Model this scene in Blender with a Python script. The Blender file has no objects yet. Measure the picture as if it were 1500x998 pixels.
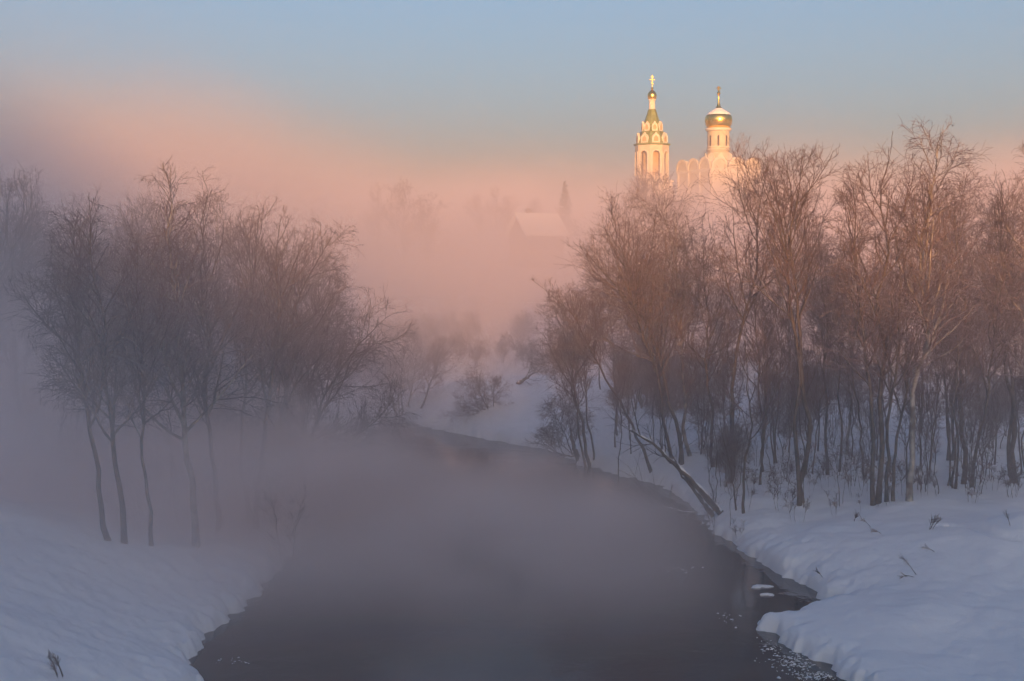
import bpy, math, random
import numpy as np
from mathutils import Vector

SC = bpy.context.scene
COL = SC.collection
rng = np.random.default_rng(7)
random.seed(7)
R = math.radians

# ------------------------------------------------------------------ camera model (pixel helpers in 1500x998 photo pixels)
FPX, CX, CY = 2060.0, 750.0, 499.0
CAM = np.array([0.0, 0.0, 10.7])
PITCH = math.atan((CY - 400.0) / FPX)
FW = np.array([0, math.cos(PITCH), -math.sin(PITCH)])
UP = np.array([0, math.sin(PITCH), math.cos(PITCH)])
RT = np.array([1.0, 0, 0])

def ray(px, py):
    return FW + RT * (px - CX) / FPX + UP * (CY - py) / FPX

def at(px, py, Y):
    d = ray(px, py)
    return CAM + d * (Y / d[1])

def gnd(px, py, z=0.0):
    d = ray(px, py)
    return CAM + d * ((z - CAM[2]) / d[2])

# ------------------------------------------------------------------ numpy noise
def _hash(ix, iy, seed):
    h = (ix.astype(np.int64) * 374761393 + iy.astype(np.int64) * 668265263 + seed * 974634777) & 0x7fffffff
    h = ((h ^ (h >> 13)) * 1274126177) & 0x7fffffff
    h = h ^ (h >> 16)
    return (h & 0xffff) / 65535.0

def vnoise(x, y, seed=0):
    ix, iy = np.floor(x), np.floor(y)
    fx, fy = x - ix, y - iy
    fx = fx * fx * fx * (fx * (fx * 6 - 15) + 10)
    fy = fy * fy * fy * (fy * (fy * 6 - 15) + 10)
    ix, iy = ix.astype(np.int64), iy.astype(np.int64)
    a, b = _hash(ix, iy, seed), _hash(ix + 1, iy, seed)
    c, d = _hash(ix, iy + 1, seed), _hash(ix + 1, iy + 1, seed)
    return ((a + (b - a) * fx) * (1 - fy) + (c + (d - c) * fx) * fy) * 2 - 1

def fbm(x, y, seed=0, octv=4, gain=0.5):
    s, a = 0, 1.0
    for i in range(octv):
        s = s + a * vnoise(x * 2 ** i + 17.3 * i, y * 2 ** i - 9.1 * i, seed + i)
        a *= gain
    return s

def sstep(a, b, x):
    t = np.clip((x - a) / (b - a), 0, 1)
    return t * t * (3 - 2 * t)

# ------------------------------------------------------------------ materials
class NT:
    def __init__(s, tree): s.t = tree
    def n(s, typ, **kw):
        nd = s.t.nodes.new(typ)
        for k, v in kw.items(): setattr(nd, k, v)
        return nd
    def put(s, sock, v):
        if isinstance(v, bpy.types.NodeSocket): s.t.links.new(v, sock)
        else: sock.default_value = v
    def m(s, op, a, b=None, c=None, clamp=False):
        nd = s.n('ShaderNodeMath', operation=op, use_clamp=clamp)
        for i, v in enumerate((a, b, c)):
            if v is not None: s.put(nd.inputs[i], v)
        return nd.outputs[0]
    def step(s, x, a, b):
        nd = s.n('ShaderNodeMapRange', interpolation_type='SMOOTHSTEP')
        s.put(nd.inputs[0], x); s.put(nd.inputs[1], a); s.put(nd.inputs[2], b)
        return nd.outputs[0]
    def noise(s, vec, scale, detail=3.0, rough=0.5, dist=0.0):
        nd = s.n('ShaderNodeTexNoise')
        if vec is not None: s.put(nd.inputs['Vector'], vec)
        s.put(nd.inputs['Scale'], scale); s.put(nd.inputs['Detail'], detail)
        s.put(nd.inputs['Roughness'], rough); s.put(nd.inputs['Distortion'], dist)
        return nd.outputs[0]
    def mixc(s, f, a, b):
        nd = s.n('ShaderNodeMix', data_type='RGBA')
        s.put(nd.inputs[0], f); s.put(nd.inputs[6], a); s.put(nd.inputs[7], b)
        return nd.outputs[2]

def mat(name):
    m = bpy.data.materials.new(name); m.use_nodes = True
    t = m.node_tree; t.nodes.clear()
    k = NT(t)
    out = k.n('ShaderNodeOutputMaterial')
    return m, k, out

def c4(c): return (c[0], c[1], c[2], 1.0)

def simple(name, c1, c2, scale=3.0, rough=0.7, metallic=0.0, bump=0.0, spec=0.5, snow=0.0, snowcol=(0.8, 0.82, 0.86), lo=0.35, hi=0.8):
    m, k, out = mat(name)
    b = k.n('ShaderNodeBsdfPrincipled')
    tc = k.n('ShaderNodeTexCoord').outputs['Object']
    f = k.step(k.noise(tc, scale, 4.0), 0.35, 0.65)
    col = k.mixc(f, c4(c1), c4(c2))
    if snow > 0:
        g = k.n('ShaderNodeNewGeometry')
        sx = k.n('ShaderNodeSeparateXYZ'); k.t.links.new(g.outputs['Normal'], sx.inputs[0])
        nz = k.m('ADD', sx.outputs[2], k.m('MULTIPLY', k.m('SUBTRACT', k.noise(tc, scale * 1.7, 3.0), 0.5), 0.9))
        sf = k.m('MULTIPLY', k.step(nz, lo, hi), snow)
        col = k.mixc(sf, col, c4(snowcol))
    k.put(b.inputs['Base Color'], col)
    b.inputs['Roughness'].default_value = rough
    b.inputs['Metallic'].default_value = metallic
    b.inputs['Specular IOR Level'].default_value = spec
    if bump:
        bp = k.n('ShaderNodeBump'); bp.inputs['Strength'].default_value = bump; bp.inputs['Distance'].default_value = 0.05
        k.put(bp.inputs['Height'], k.noise(tc, scale * 3, 4.0)); k.put(b.inputs['Normal'], bp.outputs[0])
    k.t.links.new(b.outputs[0], out.inputs[0])
    return m

def snow_material():
    m, k, out = mat('snow')
    b = k.n('ShaderNodeBsdfPrincipled')
    tc = k.n('ShaderNodeTexCoord').outputs['Object']
    f = k.noise(tc, 0.35, 4.0)
    k.put(b.inputs['Base Color'], k.mixc(f, c4((0.80, 0.82, 0.86)), c4((0.86, 0.87, 0.89))))
    b.inputs['Roughness'].default_value = 0.65
    b.inputs['Specular IOR Level'].default_value = 0.25
    bp = k.n('ShaderNodeBump'); bp.inputs['Strength'].default_value = 0.45; bp.inputs['Distance'].default_value = 0.14
    h = k.m('ADD', k.noise(tc, 1.3, 5.0, 0.55, 0.4), k.m('MULTIPLY', k.noise(tc, 14.0, 4.0, 0.6), 0.16))
    k.put(bp.inputs['Height'], h); k.put(b.inputs['Normal'], bp.outputs[0])
    k.t.links.new(b.outputs[0], out.inputs[0])
    return m

def water_material():
    m, k, out = mat('dark_water')
    b = k.n('ShaderNodeBsdfPrincipled')
    tc = k.n('ShaderNodeTexCoord').outputs['Object']
    k.put(b.inputs['Base Color'], k.mixc(k.noise(tc, 0.12, 3.0), c4((0.012, 0.013, 0.015)), c4((0.022, 0.022, 0.022))))
    k.put(b.inputs['Roughness'], k.m('ADD', 0.03, k.m('MULTIPLY', k.step(k.noise(tc, 0.16, 3.0, 0.5, 0.6), 0.4, 0.7), 0.14)))
    b.inputs['IOR'].default_value = 1.33
    mp = k.n('ShaderNodeMapping'); k.put(mp.inputs[0], tc); mp.inputs['Scale'].default_value = (1.0, 0.7, 1.0)
    mp.inputs['Rotation'].default_value = (0, 0, R(-8))
    bp = k.n('ShaderNodeBump'); bp.inputs['Strength'].default_value = 0.40; bp.inputs['Distance'].default_value = 0.06
    amp = k.m('ADD', 0.25, k.step(k.noise(tc, 0.22, 2.0), 0.4, 0.65))
    h = k.m('MULTIPLY', k.m('ADD', k.noise(mp.outputs[0], 1.6, 3.0, 0.55, 0.8), k.m('MULTIPLY', k.noise(mp.outputs[0], 7.0, 2.0), 0.18)), amp)
    k.put(bp.inputs['Height'], h); k.put(b.inputs['Normal'], bp.outputs[0])
    k.t.links.new(b.outputs[0], out.inputs[0])
    return m

M_SNOW = snow_material()
M_WATER = water_material()
M_ALDER = simple('alder_bark', (0.075, 0.06, 0.052), (0.14, 0.115, 0.10), 4.0, 0.85, bump=0.5, spec=0.2, snow=0.75, lo=0.55, hi=0.95)
M_BIRCH = simple('birch_bark', (0.11, 0.09, 0.08), (0.42, 0.38, 0.34), 2.2, 0.75, bump=0.3, spec=0.25, snow=0.6, lo=0.6, hi=0.95)
M_TWIG = simple('frosted_twigs', (0.115, 0.074, 0.073), (0.185, 0.130, 0.129), 1.2, 0.8, spec=0.2, snow=0.6, snowcol=(0.64, 0.62, 0.64), lo=0.25, hi=0.95)
M_LOGSNOW = simple('snow_on_wood', (0.78, 0.80, 0.84), (0.84, 0.85, 0.88), 5.0, 0.7, bump=0.4, spec=0.2)
M_DRY = simple('dry_stalks', (0.10, 0.07, 0.05), (0.17, 0.12, 0.085), 6.0, 0.85, spec=0.2, snow=0.4)
M_CREAM = simple('limewashed_wall', (0.56, 0.49, 0.36), (0.64, 0.56, 0.42), 0.8, 0.8, bump=0.15, spec=0.2)
M_OCHRE = simple('ochre_plaster', (0.46, 0.33, 0.17), (0.54, 0.40, 0.22), 1.0, 0.8, spec=0.2)
M_TRIM = simple('white_trim', (0.66, 0.60, 0.49), (0.74, 0.68, 0.56), 1.5, 0.8, spec=0.2)
M_GREEN = simple('green_roof_sheet', (0.16, 0.20, 0.075), (0.24, 0.28, 0.11), 1.2, 0.55, spec=0.4)
M_GOLD = simple('gilding', (0.86, 0.55, 0.15), (0.95, 0.66, 0.22), 2.0, 0.26, metallic=1.0)
M_DARKW = simple('dark_opening', (0.06, 0.05, 0.045), (0.09, 0.075, 0.065), 2.0, 0.8)
M_WOOD = simple('weathered_logs', (0.14, 0.095, 0.065), (0.22, 0.15, 0.105), 3.0, 0.85, bump=0.3, spec=0.2)
M_ROOFSNOW = simple('roof_snow', (0.8, 0.82, 0.86), (0.85, 0.86, 0.88), 0.8, 0.7, bump=0.25, spec=0.2)
M_SPRUCE = simple('spruce_needles', (0.035, 0.05, 0.035), (0.06, 0.075, 0.05), 1.5, 0.8, spec=0.2, snow=0.6, lo=0.5, hi=0.9)

# ------------------------------------------------------------------ object helpers
def mesh_arrays(name, V, F, material, smooth=True):
    """V (n,3) array, F list of (m,k) int arrays (k-gons)"""
    me = bpy.data.meshes.new(name)
    V = np.asarray(V, dtype=np.float32)
    me.vertices.add(len(V)); me.vertices.foreach_set('co', V.ravel())
    loops = np.concatenate([f.ravel() for f in F]).astype(np.int32)
    tot = np.concatenate([np.full(len(f), f.shape[1], dtype=np.int32) for f in F])
    st = np.concatenate([[0], np.cumsum(tot)[:-1]]).astype(np.int32)
    me.loops.add(len(loops)); me.loops.foreach_set('vertex_index', loops)
    me.polygons.add(len(tot)); me.polygons.foreach_set('loop_start', st)
    try: me.polygons.foreach_set('loop_total', tot)
    except Exception: pass
    if smooth: me.polygons.foreach_set('use_smooth', np.ones(len(tot), dtype=bool))
    me.update(calc_edges=True)
    if material: me.materials.append(material)
    return me

def link(name, me, parent=None, loc=None):
    o = bpy.data.objects.new(name, me); COL.objects.link(o)
    if parent: o.parent = parent
    if loc is not None: o.location = loc
    return o

def tag(o, label=None, cat=None, group=None, kind=None):
    if label: o['label'] = label
    if cat: o['category'] = cat
    if group: o['group'] = group
    if kind: o['kind'] = kind
    return o

def empty(name, loc, label, cat, group=None, rz=0.0):
    o = bpy.data.objects.new(name, None); COL.objects.link(o)
    o.location = loc; o.rotation_euler = (0, 0, rz); o.empty_display_size = 0.3
    return tag(o, label, cat, group)

# ------------------------------------------------------------------ river outline and terrain
def P2(px, py, z=0.0):
    p = gnd(px, py, z); return (p[0], p[1])
right_edge = [(1252, 1010), (1200, 975), (1150, 945), (1106, 921), (1150, 908), (1195, 896), (1216, 884), (1190, 868), (1150, 851), (1118, 832), (1088, 812),
              (1060, 794), (1036, 774), (1030, 757), (1000, 730), (960, 712), (930, 702), (890, 692), (850, 682), (828, 668), (796, 658), (742, 650), (680, 637), (612, 625), (596, 612), (578, 606)]
left_edge = [(562, 607), (540, 640), (510, 690), (470, 752), (428, 815), (400, 845), (372, 876), (335, 905), (300, 938), (296, 970), (308, 1010)]
RIV = [P2(*p) for p in right_edge]
far = [(-16, 119), (-32, 126), (-50, 128), (-75, 124), (-100, 130), (-140, 150), (-142, 138), (-100, 117), (-75, 111), (-50, 115), (-32, 113), (-17, 108)]
RIV = [(7.0, -120), (8.5, -40), (9.6, 0), (9.8, 20), (9.2, 32)] + RIV + far + [P2(*p) for p in left_edge] + [(-7.6, 30), (-7.8, 18), (-8, 0), (-9, -40), (-11, -120)]
RIV = np.array(RIV)

def river_sd(x, y):
    """signed distance to the river outline: negative inside the water"""
    best = np.full(x.shape, 1e9); inside = np.zeros(x.shape, dtype=bool)
    n = len(RIV)
    for i in range(n):
        ax, ay = RIV[i]; bx, by = RIV[(i + 1) % n]
        dx, dy = bx - ax, by - ay
        L = dx * dx + dy * dy
        t = np.clip(((x - ax) * dx + (y - ay) * dy) / L, 0, 1)
        d = (x - ax - t * dx) ** 2 + (y - ay - t * dy) ** 2
        best = np.minimum(best, d)
        c = ((ay > y) != (by > y)) & (x < (bx - ax) * (y - ay) / (by - ay + 1e-12) + ax)
        inside ^= c
    d = np.sqrt(best)
    return np.where(inside, -d, d)

def bump2(x, y, cx, cy, rx, ry, h):
    return h * np.exp(-(((x - cx) / rx) ** 2 + ((y - cy) / ry) ** 2))

MOUND = gnd(1500, 775, 2.0)
HUMP = gnd(765, 590, 1.8)
TRK = (gnd(1376, 778, 1.6), gnd(1515, 806, 1.6))
def height(x, y):
    x = np.asarray(x, dtype=float); y = np.asarray(y, dtype=float)
    s = river_sd(x, y)
    near = np.exp(-np.maximum(s, 0) / 6.0)
    s = s + near * (0.28 * fbm(x * 0.9, y * 0.9, 3, 3) + 0.14 * vnoise(x * 3.1, y * 3.1, 9) + 0.05 * vnoise(x * 8.0, y * 8.0, 12))
    pos = np.maximum(s, 0)
    z = -0.25 + 0.62 * (1 - np.exp(-pos / 0.22)) + 0.95 * (1 - np.exp(-pos / 3.2)) + 0.5 * (1 - np.exp(-pos / 14.0))
    z = np.where(s < 0, -0.25 + np.maximum(s * 0.55, -1.6), z)
    land = sstep(0.0, 3.0, s)
    left = sstep(2.0, -4.0, x)
    # left foreground slope
    z = z + land * left * 2.3 * sstep(1.0, 11.0, s) * sstep(58, 43, y)
    # right spit is lower and smooth; heap at the right edge
    z = z + land * bump2(x, y, MOUND[0] + 1.5, MOUND[1], 4.0, 2.6, 1.0)
    z = z - land * 0.35 * sstep(50, 42, y) * sstep(0, 6, x) * sstep(12, 4, s)
    # hump of the far bank in the bend
    z = z + land * bump2(x, y, HUMP[0], HUMP[1] + 6, 9, 10, 1.5)
    # drifts
    z = z + land * (0.30 * fbm(x * 0.11, y * 0.11, 21, 3) + 0.07 * fbm(x * 0.6, y * 0.6, 31, 3))
    z = z + land * 0.10 * np.maximum(vnoise(x * 1.6, y * 1.6, 41), 0) * sstep(50, 60, y)
    # animal track across the open snow on the right
    for i in range(34):
        q = i / 33.0
        tx, ty = TRK[0][0] + (TRK[1][0] - TRK[0][0]) * q + 0.25 * math.sin(q * 7), TRK[0][1] + (TRK[1][1] - TRK[0][1]) * q + 0.3 * math.sin(q * 5 + 1)
        if abs(x - tx).min() < 1 and abs(y - ty).min() < 1:
            z = z - bump2(x, y, tx + 0.10 * (-1) ** i, ty, 0.13, 0.17, 0.13)
    # rising ground beyond the woods
    z = z + 17.0 * sstep(118, 275, y) * sstep(-1, 4, s) + land * 9.0 * sstep(42, 110, -x) * sstep(40, 160, y + 40)
    z = z + land * sstep(150, 260, y) * 1.2 * fbm(x * 0.03, y * 0.03, 51, 2)
    # right shoulder, and an unseen ridge added behind the camera to shade the valley
    rise = sstep(-25, -150, y)
    z = z + land * rise * (27.4 + 43.0 * sstep(9, -55, x) + 3.0 * fbm(x * 0.02, y * 0.02, 61, 3))  # ridge raised at left to keep sun off the left fog
    z = z + land * sstep(60, 180, x) * 10.0 * sstep(220, 0, y)
    return z

def H1(x, y): return float(height(np.array([x]), np.array([y]))[0])

def base_at(px, py):
    """world ground point seen at a photo pixel"""
    z = 1.3
    for _ in range(12):
        p = gnd(px, py, z); z = 0.5 * z + 0.5 * H1(p[0], p[1])
    return np.array([p[0], p[1], H1(p[0], p[1])])

def build_ground():
    a1 = np.radians(np.arange(-23.0, 23.001, 0.075))
    a2 = np.radians(np.concatenate([np.arange(24.5, 336.0, 3.0)]))
    ang = np.concatenate([a1, a2])
    r = [1.5]
    while r[-1] < 1180:
        v = r[-1]
        r.append(v * (1.06 if v < 18 else 1.012 if v < 26 else 1.0030 if v < 75 else 1.005 if v < 130 else 1.03))
    r = np.array(r)
    A, RR = np.meshgrid(ang, r)
    X, Y = RR * np.sin(A), RR * np.cos(A)
    Z = height(X, Y)
    V = np.stack([X, Y, Z], -1).reshape(-1, 3)
    nr, na = X.shape
    i, j = np.meshgrid(np.arange(nr - 1), np.arange(na), indexing='ij')
    j2 = (j + 1) % na
    F = np.stack([i * na + j, i * na + j2, (i + 1) * na + j2, (i + 1) * na + j], -1).reshape(-1, 4)[:, ::-1]
    V = np.vstack([V, [[0, 0, H1(0.0, 0.0)]]])
    c = len(V) - 1
    jj = np.arange(na)
    T = np.stack([jj, np.full(na, c), (jj + 1) % na], -1)[:, ::-1]
    me = mesh_arrays('ground', V, [F, T], M_SNOW)
    return tag(link('ground', me), 'snow covered ground with river banks and rising slopes', kind='structure')
build_ground()

def build_water():
    V = np.array([[-170, -130, 0], [60, -130, 0], [60, 170, 0], [-170, 170, 0]], float)
    me = mesh_arrays('river', V, [np.array([[0, 1, 2, 3]])], M_WATER)
    tag(link('river', me), 'dark unfrozen river between snowy banks', kind='structure')
build_water()

# ------------------------------------------------------------------ trees
def norm(v): return v / np.maximum(np.linalg.norm(v, axis=-1, keepdims=True), 1e-9)

def tube(P, Rd, s):
    """P (N,k,3) polylines, Rd (N,k) radii -> verts, quads"""
    N, k, _ = P.shape
    T = np.empty_like(P)
    T[:, 1:-1] = P[:, 2:] - P[:, :-2]; T[:, 0] = P[:, 1] - P[:, 0]; T[:, -1] = P[:, -1] - P[:, -2]
    T = norm(T)
    m = norm(P[:, -1] - P[:, 0])
    ref = np.where(np.abs(m[:, 2:3]) < 0.8, np.array([[0, 0, 1.0]]), np.array([[1.0, 0.13, 0]]))[:, None, :]
    U = norm(np.cross(T, np.broadcast_to(ref, T.shape))); W = np.cross(T, U)
    a = np.arange(s) * (2 * math.pi / s)
    ring = U[:, :, None, :] * np.cos(a)[None, None, :, None] + W[:, :, None, :] * np.sin(a)[None, None, :, None]
    V = P[:, :, None, :] + ring * Rd[:, :, None, None]
    n, i, j = np.meshgrid(np.arange(N), np.arange(k - 1), np.arange(s), indexing='ij')
    j2 = (j + 1) % s
    b = n * k * s
    F = np.stack([b + i * s + j, b + i * s + j2, b + (i + 1) * s + j2, b + (i + 1) * s + j], -1).reshape(-1, 4)
    return V.reshape(-1, 3), F

def merge(parts):
    Vs, Fs, off = [], [], 0
    for V, F in parts:
        Vs.append(V); Fs.append(F + off); off += len(V)
    return np.vstack(Vs), [np.vstack(Fs)]

def resample(pts, k):
    pts = np.asarray(pts, float)
    d = np.concatenate([[0], np.cumsum(np.linalg.norm(np.diff(pts, axis=0), axis=1))])
    t = np.linspace(0, d[-1], k)
    # Catmull-Rom like smoothing by cosine-free cubic through np.interp on a smoothed path
    q = np.stack([np.interp(t, d, pts[:, c]) for c in range(3)], -1)
    for _ in range(2):
        q[1:-1] = 0.25 * q[:-2] + 0.5 * q[1:-1] + 0.25 * q[2:]
    return q

def children(g, P, Rd, n, t0, t1, ang, length, k, trop, wob, rr, rtip, rmax=None, jit=0.35, lens=None):
    N, kk, _ = P.shape
    M = N * n
    t = (t0 + (t1 - t0) * ((np.tile(np.arange(n), N) + g.random(M)) / n))
    pi = np.repeat(np.arange(N), n)
    phs = np.tile(np.arange(n), N) * 2.39996 + np.repeat(g.random(N) * 6.28, n)
    if lens is not None:                            # short parents carry few children
        keep = g.random(M) < np.clip(lens / (1.15 * np.mean(lens)), 0.10, 1.0)[pi]
        t, pi, phs = t[keep], pi[keep], phs[keep]; M = len(t)
    f = t * (kk - 1); i0 = np.minimum(f.astype(int), kk - 2); fr = (f - i0)[:, None]
    pos = P[pi, i0] * (1 - fr) + P[pi, i0 + 1] * fr
    tan = norm(P[pi, i0 + 1] - P[pi, i0])
    rad = Rd[pi, i0] * (1 - fr[:, 0]) + Rd[pi, i0 + 1] * fr[:, 0]
    ph = phs + g.normal(0, 0.5, M)
    ref = np.where(np.abs(tan[:, 2:3]) < 0.9, np.array([[0, 0, 1.0]]), np.array([[1.0, 0, 0]]))
    u = norm(np.cross(tan, ref)); w = np.cross(tan, u)
    perp = u * np.cos(ph)[:, None] + w * np.sin(ph)[:, None]
    a = ang * (1 + g.normal(0, 0.22, M))
    d = norm(tan * np.cos(a)[:, None] + perp * np.sin(a)[:, None])
    L = length(t, pi) * np.exp(np.clip(g.normal(0, jit, M), -0.6, 0.42))
    Q = np.empty((M, k, 3)); Q[:, 0] = pos
    st = (L / (k - 1))[:, None]
    for i in range(1, k):
        Q[:, i] = Q[:, i - 1] + d * st
        d = norm(d + np.array([0, 0, trop]) + g.normal(0, wob, (M, 3)))
    r0 = np.minimum(rad * 0.72, rr * L + rtip)
    if rmax: r0 = np.minimum(r0, rmax)
    tt = np.linspace(0, 1, k)[None, :]
    Rq = r0[:, None] * (1 - tt) ** 0.8 + rtip * tt
    return Q, np.maximum(Rq, rtip), L

def grow(seed, stems, r0, style, dens=1.0):
    """stems: list of (k,3) polylines in local metres. Returns trunk (V,F) and crown (V,F)"""
    g = np.random.default_rng(seed)
    S = style
    k0 = 18
    P0 = np.stack([resample(s, k0) for s in stems])
    Ht = np.linalg.norm(P0[:, -1] - P0[:, 0], axis=1)
    wb = g.normal(0, 0.010, P0.shape) * Ht[:, None, None]
    wb[:, 0] = 0; wb[:, :, 2] *= 0.3
    wb[:, 1:-1] = (wb[:, :-2] + wb[:, 1:-1] + wb[:, 2:]) / 2.0
    P0 = P0 + wb
    tt = np.linspace(0, 1, k0)[None, :]
    rs = np.asarray(r0)[:, None] if np.ndim(r0) else np.full((len(stems), 1), r0)
    R0 = 0.62 * rs * ((1 - tt) ** 0.85 + 0.05) * (1 + 0.30 * np.exp(-tt * 26))
    n1 = max(3, int(S['n1'] * dens ** 0.5))
    W = S['wide']
    L1 = lambda t, pi: Ht[pi] * S['l1'] * np.where(t > W, 1 - 0.84 * ((t - W) / (1 - W)).clip(0, 1) ** 1.35, 1 - 0.5 * ((W - t) / W).clip(0, 1) ** 2)
    P1, R1, LL1 = children(g, P0, R0, n1, S['t0'], 0.985, S['a1'], L1, 8, S['trop1'], 0.10, 0.0135, 0.010)
    l1 = lambda t, pi: LL1[pi] * S['l2'] * (1.15 - 0.75 * t)
    P2_, R2, LL2 = children(g, P1, R1, S['n2'], 0.15, 1.0, 0.75, l1, 6, S['trop2'], 0.12, 0.010, 0.007, lens=LL1)
    n3 = max(3, int(S['n3'] * dens ** 0.5))
    l2 = lambda t, pi: LL2[pi] * 0.52 * (1.15 - 0.6 * t) + 0.10
    P3, R3, LL3 = children(g, P2_, R2, n3, 0.12, 1.0, 0.7, l2, 4, S['trop3'], 0.14, 0.008, S['tw'], 0.016, lens=LL2)
    l3 = lambda t, pi: LL3[pi] * 0.42 + 0.10
    P4, R4, _ = children(g, P3, R3, S['n4'], 0.2, 1.0, 0.65, l3, 3, S['trop4'], 0.16, 0.005, S['tw'] * 0.9, 0.009, lens=LL3)
    trunk = merge([tube(P0, R0, 9), tube(P1, R1, 5)])
    crown = merge([tube(P2_, R2, 4), tube(P3, R3, 3), tube(P4, R4, 3)])
    return trunk, crown

ALDER = dict(n1=26, l1=0.19, cone=0.75, wide=0.52, t0=0.36, a1=0.68, trop1=0.11, l2=0.50, n2=7, trop2=0.05, n3=7, trop3=-0.02, n4=3, trop4=-0.05, tw=0.0062)
BIRCH = dict(n1=30, l1=0.20, cone=0.80, wide=0.45, t0=0.30, a1=0.62, trop1=0.06, l2=0.55, n2=7, trop2=-0.06, n3=7, trop3=-0.16, n4=3, trop4=-0.22, tw=0.0062)
OPENT = dict(n1=18, l1=0.24, cone=0.70, wide=0.58, t0=0.42, a1=0.62, trop1=0.12, l2=0.48, n2=7, trop2=0.08, n3=7, trop3=0.03, n4=4, trop4=-0.04, tw=0.0062)
SHRUB = dict(n1=15, l1=0.34, cone=0.5, wide=0.5, t0=0.22, a1=0.75, trop1=0.04, l2=0.5, n2=7, trop2=0.0, n3=7, trop3=-0.05, n4=3, trop4=-0.1, tw=0.0058)
SAPL = dict(n1=9, l1=0.17, cone=0.5, wide=0.4, t0=0.30, a1=0.6, trop1=0.12, l2=0.45, n2=4, trop2=0.08, n3=3, trop3=0.02, n4=2, trop4=0.0, tw=0.0055)
FAR = dict(n1=26, l1=0.24, cone=0.7, wide=0.4, t0=0.22, a1=0.8, trop1=0.08, l2=0.52, n2=7, trop2=0.02, n3=6, trop3=-0.04, n4=2, trop4=-0.1, tw=0.016)

def tree_meshes(name, seed, stems, r0, style, dens=1.0, bark=None):
    (tv, tf), (cv, cf) = grow(seed, stems, r0, style, dens)
    return (mesh_arrays(name + '_trunk', tv, tf, bark or M_ALDER), mesh_arrays(name + '_crown', cv, cf, M_TWIG))

def place_tree(name, meshes, loc, label, cat, group=None, rz=0.0, scale=1.0):
    e = empty(name, loc, label, cat, group, rz)
    e.scale = (scale,) * 3
    link('trunk', meshes[0], e); link('crown', meshes[1], e)
    return e

ALL_TREES = []
def hero(name, cat, label, base, stems_px, style, r0, seed, bark=None, dens=1.0, group=None, Y=None):
    """base pixel; stems_px: list of pixel polylines upward from the base; depth wobble added per stem"""
    g = np.random.default_rng(seed + 1000)
    b = base_at(*base) if Y is None else None
    if b is None:
        p = at(base[0], base[1], Y); b = np.array([p[0], p[1], H1(p[0], p[1])])
    stems = []
    for s in stems_px:
        dy = g.normal(0, 0.10) if len(stems_px) > 1 else g.normal(0, 0.04)
        pts = [np.array([0, 0, -0.15]) + (np.array([(s[0][0] - base[0]) / FPX * b[1], g.normal(0, .25), 0]) if len(stems_px) > 1 else 0)]
        for q in s[1:]:
            w = at(q[0], q[1], b[1]) - b
            w[1] += dy * w[2]
            pts.append(w)
        stems.append(np.array(pts))
    me = tree_meshes(name, seed, stems, r0, style, dens, bark)
    ALL_TREES.append((b[0], b[1]))
    return place_tree(name, me, b, label, cat, group)

RG, LG, MG = 'bare trees on the right bank', 'bare trees on the left bank', 'bare trees and bushes at the river bend'
# ---- right bank, from the bend to the right edge
hero('alder_tree', 'tree', 'leaning bare alder clump overhanging the water at the far end of the right bank', (862, 676),
     [[(866, 676), (850, 600), (836, 540), (845, 470), (852, 430)], [(860, 676), (842, 610), (838, 560), (822, 520), (800, 500)],
      [(872, 674), (860, 620), (856, 560), (860, 500), (868, 450)]], OPENT, [0.16, 0.11, 0.1], 11, group=RG)
hero('alder_tree', 'tree', 'alder with a long stem arching left over the river to a sparse tip', (955, 690),
     [[(955, 690), (935, 640), (905, 585), (872, 520), (838, 465), (808, 430), (785, 414)]], dict(OPENT, l1=0.14, t0=0.5), 0.13, 12, group=RG)
hero('alder_tree', 'tree', 'broad tall alder below the bell tower with wide misty crown and twin trunks', (992, 680),
     [[(998, 680), (988, 620), (968, 540), (948, 480), (925, 410), (905, 340), (890, 300)],
      [(985, 682), (975, 630), (962, 560), (950, 500), (918, 440), (880, 390), (850, 355)]], dict(ALDER, n1=34, l1=0.25), [0.17, 0.14], 13, group=RG)
hero('birch_tree', 'tree', 'pale trunked birch standing below the bell tower with sunlit upper stem', (1012, 668),
     [[(1012, 668), (1006, 600), (1002, 520), (998, 460), (990, 400), (975, 340), (960, 280)]], dict(BIRCH, n1=34, t0=0.35, l1=0.26), 0.15, 14, M_BIRCH, group=RG)
hero('alder_tree', 'tree', 'slender alder between the pale birch and the church with dusky crown', (1046, 684),
     [[(1046, 684), (1040, 620), (1032, 540), (1034, 470), (1026, 400), (1020, 340)]], dict(ALDER, l1=0.2), 0.12, 15, group=RG)
hero('alder_tree', 'tree', 'tall dark alder in front of the right half of the white church', (1070, 706),
     [[(1070, 706), (1073, 620), (1076, 548), (1096, 418), (1105, 318), (1117, 228)]], dict(OPENT, n1=24, l1=0.2, t0=0.45), 0.17, 16, group=RG)
hero('alder_tree', 'tree', 'two stemmed thin alder beside the snowy leaning trunk', (1085, 746),
     [[(1086, 746), (1096, 680), (1100, 600), (1098, 520), (1092, 470)], [(1080, 746), (1070, 690), (1056, 640), (1050, 590)]], SAPL, [0.09, 0.06], 17, group=RG)
hero('alder_tree', 'tree', 'tall open crowned alder just right of the church with forked round top', (1174, 742),
     [[(1178, 742), (1179, 640), (1178, 554), (1170, 454), (1166, 347), (1172, 270), (1186, 205)],
      [(1172, 742), (1174, 640), (1176, 560), (1172, 460), (1168, 350), (1150, 270), (1142, 232)]], dict(OPENT, n1=17, l1=0.20, t0=0.48), [0.17, 0.15], 18, group=RG)
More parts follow.
